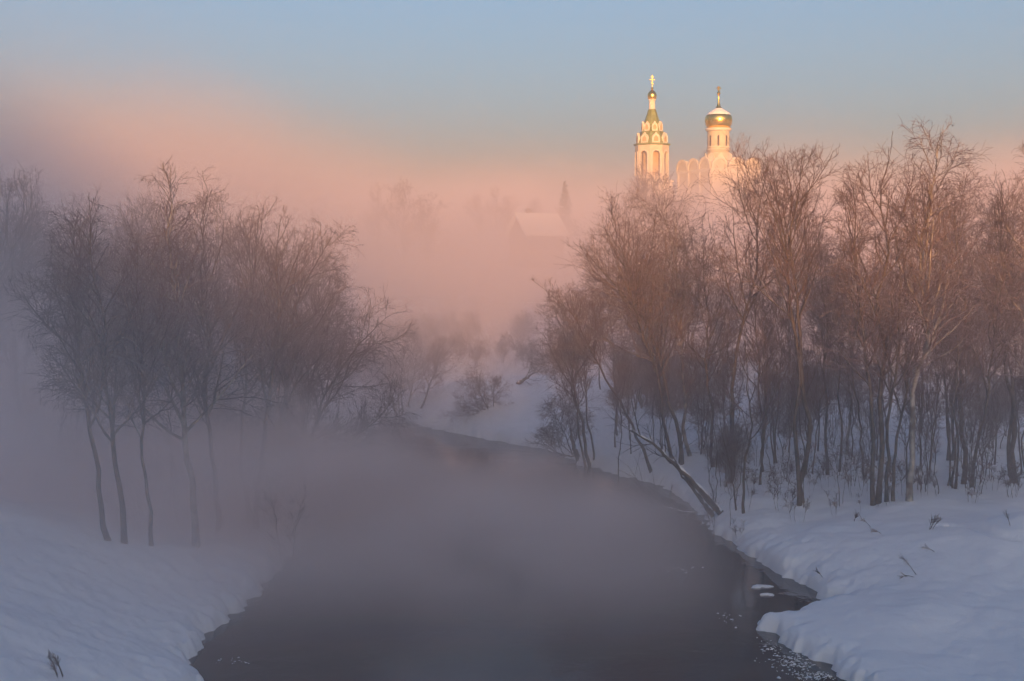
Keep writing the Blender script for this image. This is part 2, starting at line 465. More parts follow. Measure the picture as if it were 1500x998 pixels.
hero('alder_tree', 'tree', 'alder clump of four dark stems where the right grove meets open snow', (1292, 738),
     [[(1280, 738), (1272, 640), (1262, 520), (1252, 400), (1246, 320), (1240, 250)], [(1288, 740), (1286, 640), (1290, 520), (1284, 400), (1280, 300), (1284, 212)],
      [(1300, 734), (1304, 620), (1312, 500), (1310, 420), (1306, 330)], [(1310, 732), (1316, 640), (1326, 560), (1334, 470), (1330, 400)]],
     dict(ALDER, n1=20, l1=0.18, n3=7), [0.14, 0.17, 0.12, 0.11], 19, group=RG)
hero('birch_tree', 'tree', 'tallest birch of the right bank with sunlit trunk and drooping crown', (1332, 734),
     [[(1332, 734), (1342, 584), (1359, 436), (1371, 318), (1380, 240), (1387, 180)]], dict(BIRCH, n1=40, l1=0.19, t0=0.32), 0.19, 20, M_BIRCH, group=RG)
hero('alder_tree', 'tree', 'alder with a V of two trunks between the tallest birch and the right edge', (1418, 712),
     [[(1415, 712), (1414, 620), (1418, 500), (1420, 400), (1416, 320), (1412, 270)], [(1422, 712), (1434, 620), (1442, 520), (1448, 440), (1452, 350)]],
     dict(ALDER, n1=22, l1=0.19), [0.16, 0.12], 21, group=RG)
hero('alder_tree', 'tree', 'thick dark alder near the right edge of the grove with a spreading fork', (1484, 706),
     [[(1484, 706), (1484, 620), (1480, 540), (1470, 430), (1464, 340), (1458, 268)], [(1484, 706), (1486, 620), (1486, 560), (1492, 440), (1500, 330), (1498, 262)]],
     dict(OPENT, n1=22, l1=0.2), [0.18, 0.13], 22, group=RG)
hero('birch_tree', 'tree', 'tall birch half cut off by the right edge of the picture', (1528, 724),
     [[(1528, 724), (1530, 560), (1524, 400), (1516, 300), (1510, 205)]], dict(BIRCH, l1=0.2), 0.16, 23, M_BIRCH, group=RG)
# ---- left bank
hero('birch_tree', 'tree', 'tallest birch of the left bank with a pointed top standing above its neighbours', (287, 800),
     [[(287, 800), (284, 700), (272, 560), (260, 456), (256, 340), (254, 243)]], dict(BIRCH, n1=36, l1=0.20, t0=0.28), 0.19, 31, M_BIRCH, group=LG)
hero('birch_tree', 'tree', 'birch close behind the tallest left bank birch with rounded shoulder crown', (318, 780),
     [[(318, 780), (306, 640), (296, 460), (294, 360), (302, 268)]], dict(BIRCH, n1=32, l1=0.2), 0.15, 32, M_ALDER, group=LG)
hero('alder_tree', 'tree', 'alder with two dark trunks in the middle of the left bank grove', (374, 770),
     [[(378, 770), (380, 660), (392, 520), (400, 400), (402, 310)], [(366, 772), (352, 640), (356, 500), (366, 400), (376, 297)]],
     dict(ALDER, n1=26, l1=0.2), [0.18, 0.13], 33, group=LG)
hero('birch_tree', 'tree', 'birch leaning right over the river with drooping branch ends', (402, 752),
     [[(402, 752), (410, 640), (428, 520), (452, 420), (478, 360), (497, 333)]], dict(BIRCH, n1=30, l1=0.22), 0.14, 34, group=LG)
hero('alder_bush', 'bush', 'wide alder bush arching far out over the misty water from the left bank', (440, 742),
     [[(440, 742), (450, 660), (480, 580), (520, 510), (560, 470), (592, 452)], [(436, 742), (470, 690), (520, 640), (560, 600), (590, 570)],
      [(440, 742), (440, 640), (458, 540), (480, 470), (500, 430)], [(446, 742), (490, 720), (530, 690), (548, 660)]],
     dict(SHRUB, n1=20, l1=0.26), [0.12, 0.09, 0.10, 0.06], 35, group=LG)
hero('birch_tree', 'tree', 'birch with narrow flame shaped top left of the tallest left bank birch', (182, 796),
     [[(184, 796), (172, 660), (150, 480), (142, 380), (138, 288)]], dict(BIRCH, n1=32, l1=0.19), 0.15, 36, group=LG)
hero('alder_tree', 'tree', 'leaning dark alder whose base shows above the crest of the left snow slope', (160, 792),
     [[(160, 792), (146, 720), (128, 620), (112, 500), (100, 400), (98, 330)]], dict(ALDER, l1=0.18), 0.14, 37, group=LG)
hero('alder_tree', 'tree', 'slim alder stem in the pale mist between two left bank birches', (222, 800),
     [[(222, 800), (214, 700), (206, 560), (208, 430), (204, 345)]], dict(ALDER, l1=0.18), 0.10, 38, group=LG)
hero('alder_tree', 'tree', 'dim grey alder at the left edge of the picture rising out of fog', (40, 748),
     [[(40, 748), (30, 600), (24, 450), (34, 340), (46, 248)]], dict(BIRCH, n1=36, l1=0.22), 0.17, 39, group=LG, Y=66)
hero('alder_tree', 'tree', 'dim grey alder half outside the left edge of the picture', (-20, 752),
     [[(-20, 752), (-18, 560), (-12, 420), (4, 268)]], dict(ALDER, n1=34, l1=0.24), 0.17, 40, group=LG, Y=63)
# ---- the bend
hero('willow_bush', 'bush', 'leaning bare bush alone on the open snow of the bend', (730, 634),
     [[(732, 634), (716, 604), (702, 575), (690, 552)], [(730, 634), (712, 610), (690, 596), (672, 590)], [(734, 634), (724, 600), (722, 575), (726, 556)],
      [(734, 632), (744, 606), (752, 590)]], dict(SHRUB, n1=13, n2=7, n3=6, n4=3, l1=0.55, trop2=-0.05, trop3=-0.05, tw=0.0045), [0.085, 0.05, 0.06, 0.05], 41, group=MG)
hero('alder_tree', 'tree', 'dark multi stemmed alder clump at the head of the visible river', (588, 606),
     [[(582, 606), (574, 580), (568, 550), (562, 500)], [(590, 604), (588, 570), (590, 530), (600, 480)], [(596, 604), (602, 570), (610, 530), (614, 490)], [(586, 606), (580, 560), (584, 520)]],
     SHRUB, [0.16, 0.11, 0.1, 0.08], 42, group=MG)
hero('willow_tree', 'tree', 'snow dusted stem leaning right beside the clump at the river head', (616, 600),
     [[(616, 600), (626, 575), (636, 552), (650, 500)]], SHRUB, 0.13, 43, group=MG)
hero('willow_bush', 'bush', 'frosty tangled bush at the foot of the alders on the right bank water edge', (838, 662),
     [[(838, 662), (826, 630), (812, 606), (800, 590)], [(840, 662), (846, 630), (850, 600)], [(838, 662), (815, 645), (795, 636)]], dict(SHRUB, l1=0.4), [0.06, 0.06, 0.04], 44, group=MG)

# ---- prototypes for the ranks behind
def proto(name, seed, h, style, nst=1, spread=0.15, r0=None, dens=1.0, bark=None, lean=0.06):
    g = np.random.default_rng(seed)
    stems = []
    for i in range(nst):
        a = g.random() * 6.28; hh = h * (1.0 if i == 0 else 0.65 + 0.35 * g.random())
        ox, oy = (0.0, 0.0) if nst == 1 else (math.cos(a) * 0.25, math.sin(a) * 0.25)
        sp = lean if nst == 1 else spread
        tx, ty = math.cos(a) * hh * sp, math.sin(a) * hh * sp
        stems.append(np.array([[ox, oy, -0.15], [ox + tx * .2, oy + ty * .2, hh * .3], [ox + tx * .55, oy + ty * .55, hh * .65], [ox + tx, oy + ty, hh]]))
    return tree_meshes(name, seed + 500, stems, [(r0 or h * 0.0095)] * nst if nst > 1 else (r0 or h * 0.0095), style, dens, bark), h

PA = [proto('alder', 101, 13.5, ALDER), proto('alder', 102, 14.5, dict(ALDER, t0=0.38)), proto('alder', 103, 12.5, OPENT, 2, 0.14), proto('alder', 104, 12.0, dict(ALDER, n3=7), 3, 0.18)]
PB = [proto('birch', 111, 14.5, BIRCH, bark=M_BIRCH), proto('birch', 112, 13.5, dict(BIRCH, a1=0.7), bark=M_BIRCH)]
PS = [proto('shrub', 121, 4.2, SHRUB, 5, 0.4, 0.04), proto('shrub', 122, 3.6, SHRUB, 4, 0.5, 0.04), proto('shrub', 123, 5.0, SHRUB, 4, 0.3, 0.05)]
PY = [proto('sapling', 131, 4.6, SAPL, 1, r0=0.032, lean=.1), proto('sapling', 132, 5.6, SAPL, 2, 0.2, r0=0.034), proto('sapling', 133, 3.4, dict(SAPL, n1=7), 1, r0=0.024, lean=.18), proto('sapling', 134, 6.6, SAPL, 3, 0.16, r0=0.04)]
PF = [proto('far_tree', 141, 14.0, FAR), proto('far_tree', 142, 13.0, FAR, 2, 0.12), proto('far_tree', 143, 15.0, dict(FAR, a1=0.6))]

def fill(name, cat, label, group, protos, px, Y, htop, seed):
    """a copy of a prototype at photo column px and distance Y, scaled so that its height is htop metres"""
    g = np.random.default_rng(seed)
    x = (px - CX) / FPX * Y
    (me, h) = protos[int(g.integers(len(protos)))]
    return place_tree(name, me, (x, Y, H1(x, Y)), label, cat, group, g.random() * 6.28, htop / h)

YOUNG = dict(n1=15, l1=0.15, cone=0.6, wide=0.5, t0=0.38, a1=0.6, trop1=0.12, l2=0.5, n2=7, trop2=0.08, n3=6, trop3=0.02, n4=3, trop4=-0.02, tw=0.0058)
PN = [proto('young', 151, 9.0, YOUNG, 1, r0=.075), proto('young', 152, 9.5, YOUNG, 2, .1, r0=.07), proto('young', 153, 8.5, YOUNG, 3, .13, r0=.06), proto('young', 154, 8.0, YOUNG, 1, r0=.06, lean=.14)]
g = np.random.default_rng(15)
for i in range(20):
    px = 1050 + 460 * (i + g.random()) / 20; Y = 57.5 + 16 * g.random()
    fill('young_alder', 'tree', 'young slim alder filling the gaps of the right bank grove', 'young alders of the right bank grove', PN, px, Y, 7.0 + 3.5 * g.random(), 630 + i)
for i in range(7):
    px = 880 + 160 * (i + g.random()) / 7; Y = 70 + 10 * g.random()
    fill('young_alder', 'tree', 'young slim alder at the water edge below the broad alder', 'young alders below the broad alder', PN, px, Y, 6.0 + 3 * g.random(), 660 + i)
# second and third ranks of the right grove
ranks = [(1120, 66, 10.5), (1215, 64, 12.0), (1245, 72, 12.5), (1395, 68, 13.0), (1455, 74, 13.0), (1350, 78, 13.2), (1160, 84, 12.5),
         (1060, 96, 10.5), (1220, 98, 13.0), (1290, 92, 12.5), (1430, 94, 13.5), (1520, 84, 13.0)]
for i, (px, Y, h) in enumerate(ranks):
    fill('alder_tree', 'tree', 'bare tree in the hazy rear ranks of the right bank grove', 'rear ranks of the right bank grove', PA + PB, px, Y, h, 300 + i)
ranks = [(905, 84, 10.0), (945, 92, 11.0), (985, 98, 12.0), (925, 106, 10.5), (880, 98, 8.5), (1015, 88, 11.0)]
for i, (px, Y, h) in enumerate(ranks):
    fill('alder_tree', 'tree', 'bare tree veiled in pink mist behind the broad alder below the bell tower', 'veiled trees below the bell tower', PA, px, Y, h, 340 + i)
ranks = [(70, 60, 11.0), (110, 68, 12.0), (200, 62, 11.5), (240, 70, 12.5), (330, 66, 13.0), (350, 74, 12.5), (430, 72, 11.0), (300, 80, 13.0), (150, 80, 13.0), (20, 78, 13.5),
         (400, 84, 12.0), (460, 84, 10.0), (-10, 72, 14.5), (30, 70, 13.0), (90, 76, 13.5), (130, 62, 11.0), (270, 60, 11.5), (-50, 70, 15.0), (175, 72, 12.5), (240, 92, 13.5), (60, 92, 14.0), (490, 78, 8.0), (-30, 88, 14.0)]
for i, (px, Y, h) in enumerate(ranks):
    fill('alder_tree', 'tree', 'bare tree in the dim rear ranks of the left bank grove', 'rear ranks of the left bank grove', PA + PB, px, Y, h, 370 + i)
# bushes behind the bend
ranks = [(545, 112, 6.0), (565, 122, 7.0), (640, 112, 5.0), (668, 120, 5.5), (700, 116, 5.0), (640, 128, 7.0), (735, 122, 5.5), (770, 116, 5.0), (800, 108, 5.0), (820, 100, 4.6),
         (850, 112, 6.0), (605, 126, 7.0), (690, 132, 7.0), (760, 132, 7.0), (830, 124, 7.0), (530, 104, 6.0)]
for i, (px, Y, h) in enumerate(ranks):
    fill('willow_bush', 'bush', 'bare willow bush in the fog behind the snowy bend', 'bushes behind the snowy bend', PS, px, Y + 12, h * 0.5, 400 + i)
# saplings and undergrowth on the right bank
g = np.random.default_rng(5)
for i in range(64):
    px = 1045 + 470 * g.random(); Y = 56.5 + 30 * g.random() ** 1.4
    fill('sapling', 'sapling', 'thin bare sapling among the trunks of the right bank grove', 'saplings among the right bank trunks', PY, px, Y, 2.2 + 3.6 * g.random(), 450 + i)
for i in range(7):
    px = 1060 + 450 * g.random(); Y = 62 + 36 * g.random()
    fill('undergrowth_bush', 'bush', 'low bare bush between the trunks of the right bank grove', 'bushes between the right bank trunks', PS, px, Y, 2.4 + 2.0 * g.random(), 520 + i)
for i in range(5):
    px = 870 + 170 * g.random(); Y = 74 + 20 * g.random()
    fill('undergrowth_bush', 'bush', 'low bare bush under the broad alder below the bell tower', 'bushes under the broad alder', PS, px, Y, 3.0 + 2.5 * g.random(), 560 + i)
PW = [proto('shoot', 161, 1.5, dict(SAPL, n1=5, n2=3, n3=2), 3, .3, r0=.012), proto('shoot', 162, 1.2, dict(SAPL, n1=5, n2=3, n3=2), 2, .4, r0=.011), proto('shoot', 163, 1.7, dict(SAPL, n1=6, n2=3, n3=2), 1, r0=.013, lean=.2)]
for i in range(44):
    px = 1070 + 440 * g.random(); Y = 54.5 + 9 * g.random()
    fill('bare_shoot', 'shoots', 'thin bare shoots sticking out of the snow at the foot of the right grove', 'shoots at the foot of the right grove', PW, px, Y, 0.7 + 1.2 * g.random(), 700 + i)
for i in range(16):
    px = 30 + 400 * g.random(); Y = 50 + 22 * g.random()
    fill('sapling', 'sapling', 'thin bare sapling in the mist of the left bank grove', 'saplings in the left bank mist', PY, px, Y, 3 + 3.5 * g.random(), 580 + i)
for i in range(10):
    px = 20 + 430 * g.random(); Y = 56 + 24 * g.random()
    fill('undergrowth_bush', 'bush', 'low bare bush in the mist of the left bank grove', 'bushes in the left bank mist', PS, px, Y, 3.5 + 2.5 * g.random(), 600 + i)

# far trees on the slope
def far_tree(px, ytop, Y, label, seed, k=None, name='bare_tree', group=None):
    x = (px - CX) / FPX * Y; gz = H1(x, Y)
    top = at(px, ytop, Y)[2]
    me, h = PF[k if k is not None else seed % 3]
    return place_tree(name, me, (x, Y, gz), label, 'tree', group, seed * 1.3, (top - gz) / h)
far_tree(590, 262, 185, 'faint tall bare tree far left in the pink fog', 700, 2)
far_tree(555, 272, 190, 'faint bare tree left of the tall faint tree in the pink fog', 701, 0)
far_tree(628, 282, 192, 'faint lower bare tree right of the tall faint tree in the pink fog', 702, 1)
for i, (px, yt) in enumerate([(700, 284), (725, 276), (750, 286), (778, 292)]):
    far_tree(px, yt, 215, 'faint bare tree in the domed clump above the farmhouse', 710 + i, None, 'bare_tree', 'domed clump above the farmhouse')
far_tree(1090, 200, 305, 'large bare tree behind the church on its right side', 720, 0)
far_tree(1035, 216, 312, 'bare tree peeping out behind the left of the church drum', 721, 1)
far_tree(1065, 216, 318, 'bare tree directly behind the church roof', 726, 1)
far_tree(1125, 226, 300, 'lower bare tree right of the large tree behind the church', 722, 2)
for i, (px, yt, Y) in enumerate([(912, 262, 170), (945, 246, 168), (885, 285, 176), (976, 254, 172), (1004, 282, 180)]):
    far_tree(px, yt, Y, 'sunlit bare tree in thick peach mist in front of the bell tower', 730 + i, None, 'bare_tree', 'peach mist trees before the bell tower')
for i, (px, yt, Y) in enumerate([(1250, 290, 190), (1330, 280, 200), (1440, 262, 195), (1400, 270, 180), (1500, 250, 190)]):
    far_tree(px, yt, Y, 'faint bare tree showing through the tops of the right bank grove', 745 + i, None, 'bare_tree', 'faint trees behind the right bank grove')

def spruce(px, ytop, Y, label):
    x = (px - CX) / FPX * Y; gz = H1(x, Y); h = at(px, ytop, Y)[2] - gz
    e = empty('spruce_tree', (x, Y, gz), label, 'tree')
    t = np.array([[[0, 0, -.2], [0.05, 0, h * .5], [0, 0.03, h]]]); rr = np.array([[.2, .12, .02]])
    V, F = tube(t, rr, 7); link('trunk', mesh_arrays('spruce_trunk', V, [F], M_ALDER), e)
    gg = np.random.default_rng(77)
    P0 = resample(t[0], 18)[None]; R0 = np.full((1, 18), 0.1)
    P1, R1, L = children(gg, P0, R0, 150, 0.12, 0.99, 1.75, lambda t, pi: h * 0.25 * (1.03 - t), 6, 0.06, 0.05, 0.01, 0.012)
    P2x, R2, _ = children(gg, P1, R1, 14, 0.1, 1.0, 0.8, lambda t, pi: L[pi] * 0.3 * (1.1 - 0.6 * t) + 0.15, 4, -0.12, 0.08, 0.03, 0.03)
    V, F = merge([tube(P1, R1, 4), tube(P2x, np.maximum(R2, 0.035), 3)])
    link('crown', mesh_arrays('spruce_crown', V, F, M_SPRUCE), e)
spruce(827, 266, 238, 'dark pointed spruce standing right of the farmhouse in fog')

# ------------------------------------------------------------------ buildings
class MB:
    def __init__(s): s.v = []; s.f = []
    def add(s, V, F):
        o = len(s.v); s.v += [tuple(p) for p in V]; s.f += [tuple(i + o for i in f) for f in F]; return s
    def box(s, x0, x1, y0, y1, z0, z1):
        return s.add([(x0, y0, z0), (x1, y0, z0), (x1, y1, z0), (x0, y1, z0), (x0, y0, z1), (x1, y0, z1), (x1, y1, z1), (x0, y1, z1)],
                     [(3, 2, 1, 0), (4, 5, 6, 7), (0, 1, 5, 4), (1, 2, 6, 5), (2, 3, 7, 6), (3, 0, 4, 7)])
    def lathe(s, prof, n=24, cx=0, cy=0, rot=0.0):
        """prof: (r,z) from bottom to top"""
        V = []; F = []
        for r, z in prof:
            for i in range(n):
                a = rot + 2 * math.pi * i / n
                V.append((cx + r * math.cos(a), cy + r * math.sin(a), z))
        for k in range(len(prof) - 1):
            for i in range(n):
                j = (i + 1) % n
                F.append((k * n + i, k * n + j, (k + 1) * n + j, (k + 1) * n + i))
        F.append(tuple(range(n))[::-1]); F.append(tuple((len(prof) - 1) * n + i for i in range(n)))
        return s.add(V, F)
    def slab(s, outline, o, u, w, t):
        """extrude a 2D outline (a,b): position = o + a*u + b*z, thickness t along w (centred on o outward)"""
        n = len(outline); o, u, w = np.array(o, float), np.array(u, float), np.array(w, float)
        z = np.array([0, 0, 1.0])
        A = [o + a * u + b * z for a, b in outline]; B = [p + w * t for p in A]
        F = [tuple(range(n))[::-1], tuple(range(n, 2 * n))] + [(i, (i + 1) % n, n + (i + 1) % n, n + i) for i in range(n)]
        return s.add(A + B, F)
    def build(s, name, material, parent=None, smooth=False, label=None):
        me = bpy.data.meshes.new(name); me.from_pydata(s.v, [], s.f); me.update()
        me.materials.append(material)
        import bmesh
        bm = bmesh.new(); bm.from_mesh(me); bmesh.ops.recalc_face_normals(bm, faces=bm.faces); bm.to_mesh(me); bm.free()
        if smooth:
            for p in me.polygons: p.use_smooth = len(p.vertices) <= 4
        o = link(name, me, parent)
        if label: o['label'] = label
        return o

def arch_outline(w, h, keel=0.0, n=12):
    """half-round (or keel pointed) gable of width w, total height h, base at b=0"""
    pts = []
    for i in range(n + 1):
        a = math.pi * i / n
        x = -w / 2 * -math.cos(a) * -1
        y = h * math.sin(a) ** 0.8
        if keel: y += keel * math.exp(-((x) / (w * 0.10)) ** 2)
        pts.append((x, y))
    return pts

def orth_cross(b, z0, h, w, t):
    b.box(-t / 2, t / 2, -t / 2, t / 2, z0, z0 + h)
    b.box(-w / 2, w / 2, -t * .42, t * .42, z0 + h * .58, z0 + h * .58 + t)
    b.box(-w * .27, w * .27, -t * .42, t * .42, z0 + h * .80, z0 + h * .80 + t)
    # slanted lower bar
    a, c = w * .27, h * .05
    z = z0 + h * .28
    b.add([(-a, -t * .4, z + c), (a, -t * .4, z - c), (a, t * .4, z - c), (-a, t * .4, z + c), (-a, -t * .4, z + c + t), (a, -t * .4, z - c + t), (a, t * .4, z - c + t), (-a, t * .4, z + c + t)],
          [(3, 2, 1, 0), (4, 5, 6, 7), (0, 1, 5, 4), (1, 2, 6, 5), (2, 3, 7, 6), (3, 0, 4, 7)])

def onion(r, z0, h, n=30):
    prof = [(0.80, 0.0), (0.90, .10), (0.975, .22), (1.0, .36), (0.97, .50), (0.87, .62), (0.70, .735), (0.50, .82), (0.30, .885), (0.17, .94), (0.11, 1.0)]
    return [(r * a, z0 + h * b) for a, b in prof]

def church():
    Y = 285.0
    corner = at(1041, 335, Y)                      # near vertical corner
    k = Y / FPX                                     # metres per pixel
    th = math.atan2(40, 78)                         # turn of the building
    S = math.hypot(40, 78) * k                      # side of the cube
    # local frame: cube centred on the origin, side S; right face looks to -y, left face to -x
    rz = th                                        # rotate so that the near corner points at the viewer
    cz = math.cos(rz); sz = math.sin(rz)
    lc = np.array([-S / 2, -S / 2])
    off = np.array([lc[0] * cz - lc[1] * sz, lc[0] * sz + lc[1] * cz])
    bx, by = corner[0] - off[0], corner[1] - off[1]
    bz = H1(bx, by) - 0.4
    zt = lambda py: at(1052, py, Y + S * 0.6)[2] - bz
    e = empty('church', (bx, by, bz), 'white stone church with scalloped gables and one golden dome above the mist', 'church', rz=rz)
    zc = zt(252); zk = zt(239); h = S / 2
    w = MB().box(-h, h, -h, h, 0, zc).build('wall', M_CREAM, e)
    b = MB()
    b.box(-h - .25, h + .25, -h - .25, h + .25, zc, zc + .28); b.box(-h - .12, h + .12, -h - .12, h + .12, zc - .32, zc - .02)
    b.build('cornice', M_TRIM, e)
    b = MB(); step = S / 3
    sides = [((0, -h), (1, 0), (0, -1)), ((0, h), (1, 0), (0, 1)), ((-h, 0), (0, 1), (-1, 0)), ((h, 0), (0, 1), (1, 0))]
    for (o, u, nn) in sides:
        for i in range(4):
            p = np.array([o[0], o[1], 0]) + np.array([u[0], u[1], 0]) * (-h + i * step + (0.35 if i == 0 else -0.35 if i == 3 else 0))
            u3, n3 = np.array([u[0], u[1], 0]), np.array([nn[0], nn[1], 0])
            b.slab([(-.3, 0.0), (.3, 0.0), (.3, zc - .34), (-.3, zc - .34)], p, u3, n3, .16)
    b.build('pilaster', M_TRIM, e)
    for (o, u, nn) in sides:                        # rounded gables
        for i in range(3):
            c = np.array([o[0], o[1], zc + .28]) + np.array([u[0], u[1], 0]) * (-h + (i + .5) * step) - np.array([nn[0], nn[1], 0]) * .25
            g = MB().slab(arch_outline(step * .96, zk - zc + .35), c, (u[0], u[1], 0), (nn[0], nn[1], 0), .45).build('gable', M_CREAM, e)
            ring_o = arch_outline(step * 1.0, zk - zc + .55); ring_i = arch_outline(step * .82, zk - zc + .05)
            m = MB()
            c2 = c + np.array([nn[0], nn[1], 0]) * .453
            V = [c2 + np.array([u[0], u[1], 0]) * a + np.array([0, 0, z]) for a, z in ring_o] + [c2 + np.array([u[0], u[1], 0]) * a + np.array([0, 0, z]) for a, z in ring_i]
            V = V + [v + np.array([nn[0], nn[1], 0]) * .14 for v in V]
            n = len(ring_o); F = []
            for q in range(n - 1):
                F += [(q, q + 1, n + q + 1, n + q), (2 * n + q, 3 * n + q, 3 * n + q + 1, 2 * n + q + 1), (q, 2 * n + q, 2 * n + q + 1, q + 1), (n + q, n + q + 1, 3 * n + q + 1, 3 * n + q)]
            m.add(V, F).build('archivolt', M_TRIM, g)
    # snowy roof between the gables, rising to the drum
    zd0 = zt(236); rd = 16.5 * k
    MB().add([(-h + .3, -h + .3, zc + .3), (h - .3, -h + .3, zc + .3), (h - .3, h - .3, zc + .3), (-h + .3, h - .3, zc + .3), (-rd, -rd, zd0), (rd, -rd, zd0), (rd, rd, zd0), (-rd, rd, zd0)],
             [(0, 1, 5, 4), (1, 2, 6, 5), (2, 3, 7, 6), (3, 0, 4, 7), (4, 5, 6, 7), (3, 2, 1, 0)]).build('roof', M_ROOFSNOW, e)
    # kokoshnik crown at the foot of the drum
    zb = zt(224)
    MB().lathe([(rd * 1.16, zd0 - .8), (rd * 1.16, zb - .6), (rd * 1.02, zb)], 16).build('drum_base', M_CREAM, e)
    for i in range(8):
        a = math.pi / 4 * i + math.pi / 8
        nn = np.array([math.cos(a), math.sin(a), 0]); u = np.array([-math.sin(a), math.cos(a), 0])
        MB().slab(arch_outline(rd * .80, (zb - zd0) + .10, 0.22), nn * rd * 1.13 + np.array([0, 0, zd0 - .35]), u, nn, .22).build('kokoshnik', M_TRIM, e)
    zt1 = zt(189)
    d = MB().lathe([(rd, zb - .8), (rd, zt1)], 40).build('drum', M_CREAM, e, smooth=True)
    b = MB()
    b.lathe([(rd + .02, zb + .55), (rd + .14, zb + .6), (rd + .14, zb + .8), (rd + .02, zb + .85)], 40)
    b.lathe([(rd + .02, zb + 1.15), (rd + .1, zb + 1.2), (rd + .1, zb + 1.32), (rd + .02, zb + 1.36)], 40)
    b.build('belt', M_TRIM, d, smooth=True)
    for i in range(8):
        a = math.pi / 4 * i + 0.17
        nn = np.array([math.cos(a), math.sin(a), 0]); u = np.array([-math.sin(a), math.cos(a), 0])
        hw = zt(200) - zt(215)
        MB().slab([(-.2, 0), (.2, 0), (.2, hw), (.12, hw + .16), (-.12, hw + .16), (-.2, hw)], nn * (rd - .12) + np.array([0, 0, zt(215)]), u, nn, .15).build('window', M_DARKW, d)
    MB().lathe([(rd + .02, zt1 - .5), (rd + .22, zt1 - .42), (rd + .42, zt1 - .05), (rd + .42, zt1 + .16), (rd * .8, zt1 + .2)], 40).build('drum_cornice', M_TRIM, e, smooth=True)
    ro = 20.6 * k; z0 = zt(188) + .05; z1 = zt(159)
    prof = [(0.80, 0.0), (0.92, .14), (0.985, .30), (1.0, .44), (0.975, .56), (0.90, .67), (0.76, .77), (0.58, .86), (0.38, .94), (0.26, 1.0), (0.20, 1.06), (.12, 1.2), (.075, 1.36), (.05, 1.62), (0.05, 1.75)]
    dome = MB().lathe([(ro * a, z0 + (z1 - z0) * q) for a, q in prof], 40).build('dome', M_GOLD, e, smooth=True)
    snow = [(0.88, .685), (0.87, .69), (0.86, .71), (0.77, .785), (0.59, .876), (0.39, .955), (0.275, 1.015), (.23, 1.03)]
    MB().lathe([(ro * a * 1.008, z0 + (z1 - z0) * q) for a, q in snow], 40).build('snow_cap', M_ROOFSNOW, dome, smooth=True)
    zs = z0 + (z1 - z0) * 1.72
    c = MB(); c.lathe([(.06, zs - .1), (.3, zs + .05), (.38, zs + .3), (.3, zs + .55), (.06, zs + .7)], 16)
    orth_cross(c, zs + .6, zt(126) - zs - .6, 1.25, .19)
    c.build('cross', M_GOLD, e)
    # low apse on the far side
    MB().lathe([(S * .3, 0), (S * .3, zc * .62), (S * .12, zc * .78)], 24, cx=h, cy=0).build('apse', M_CREAM, e, smooth=True)

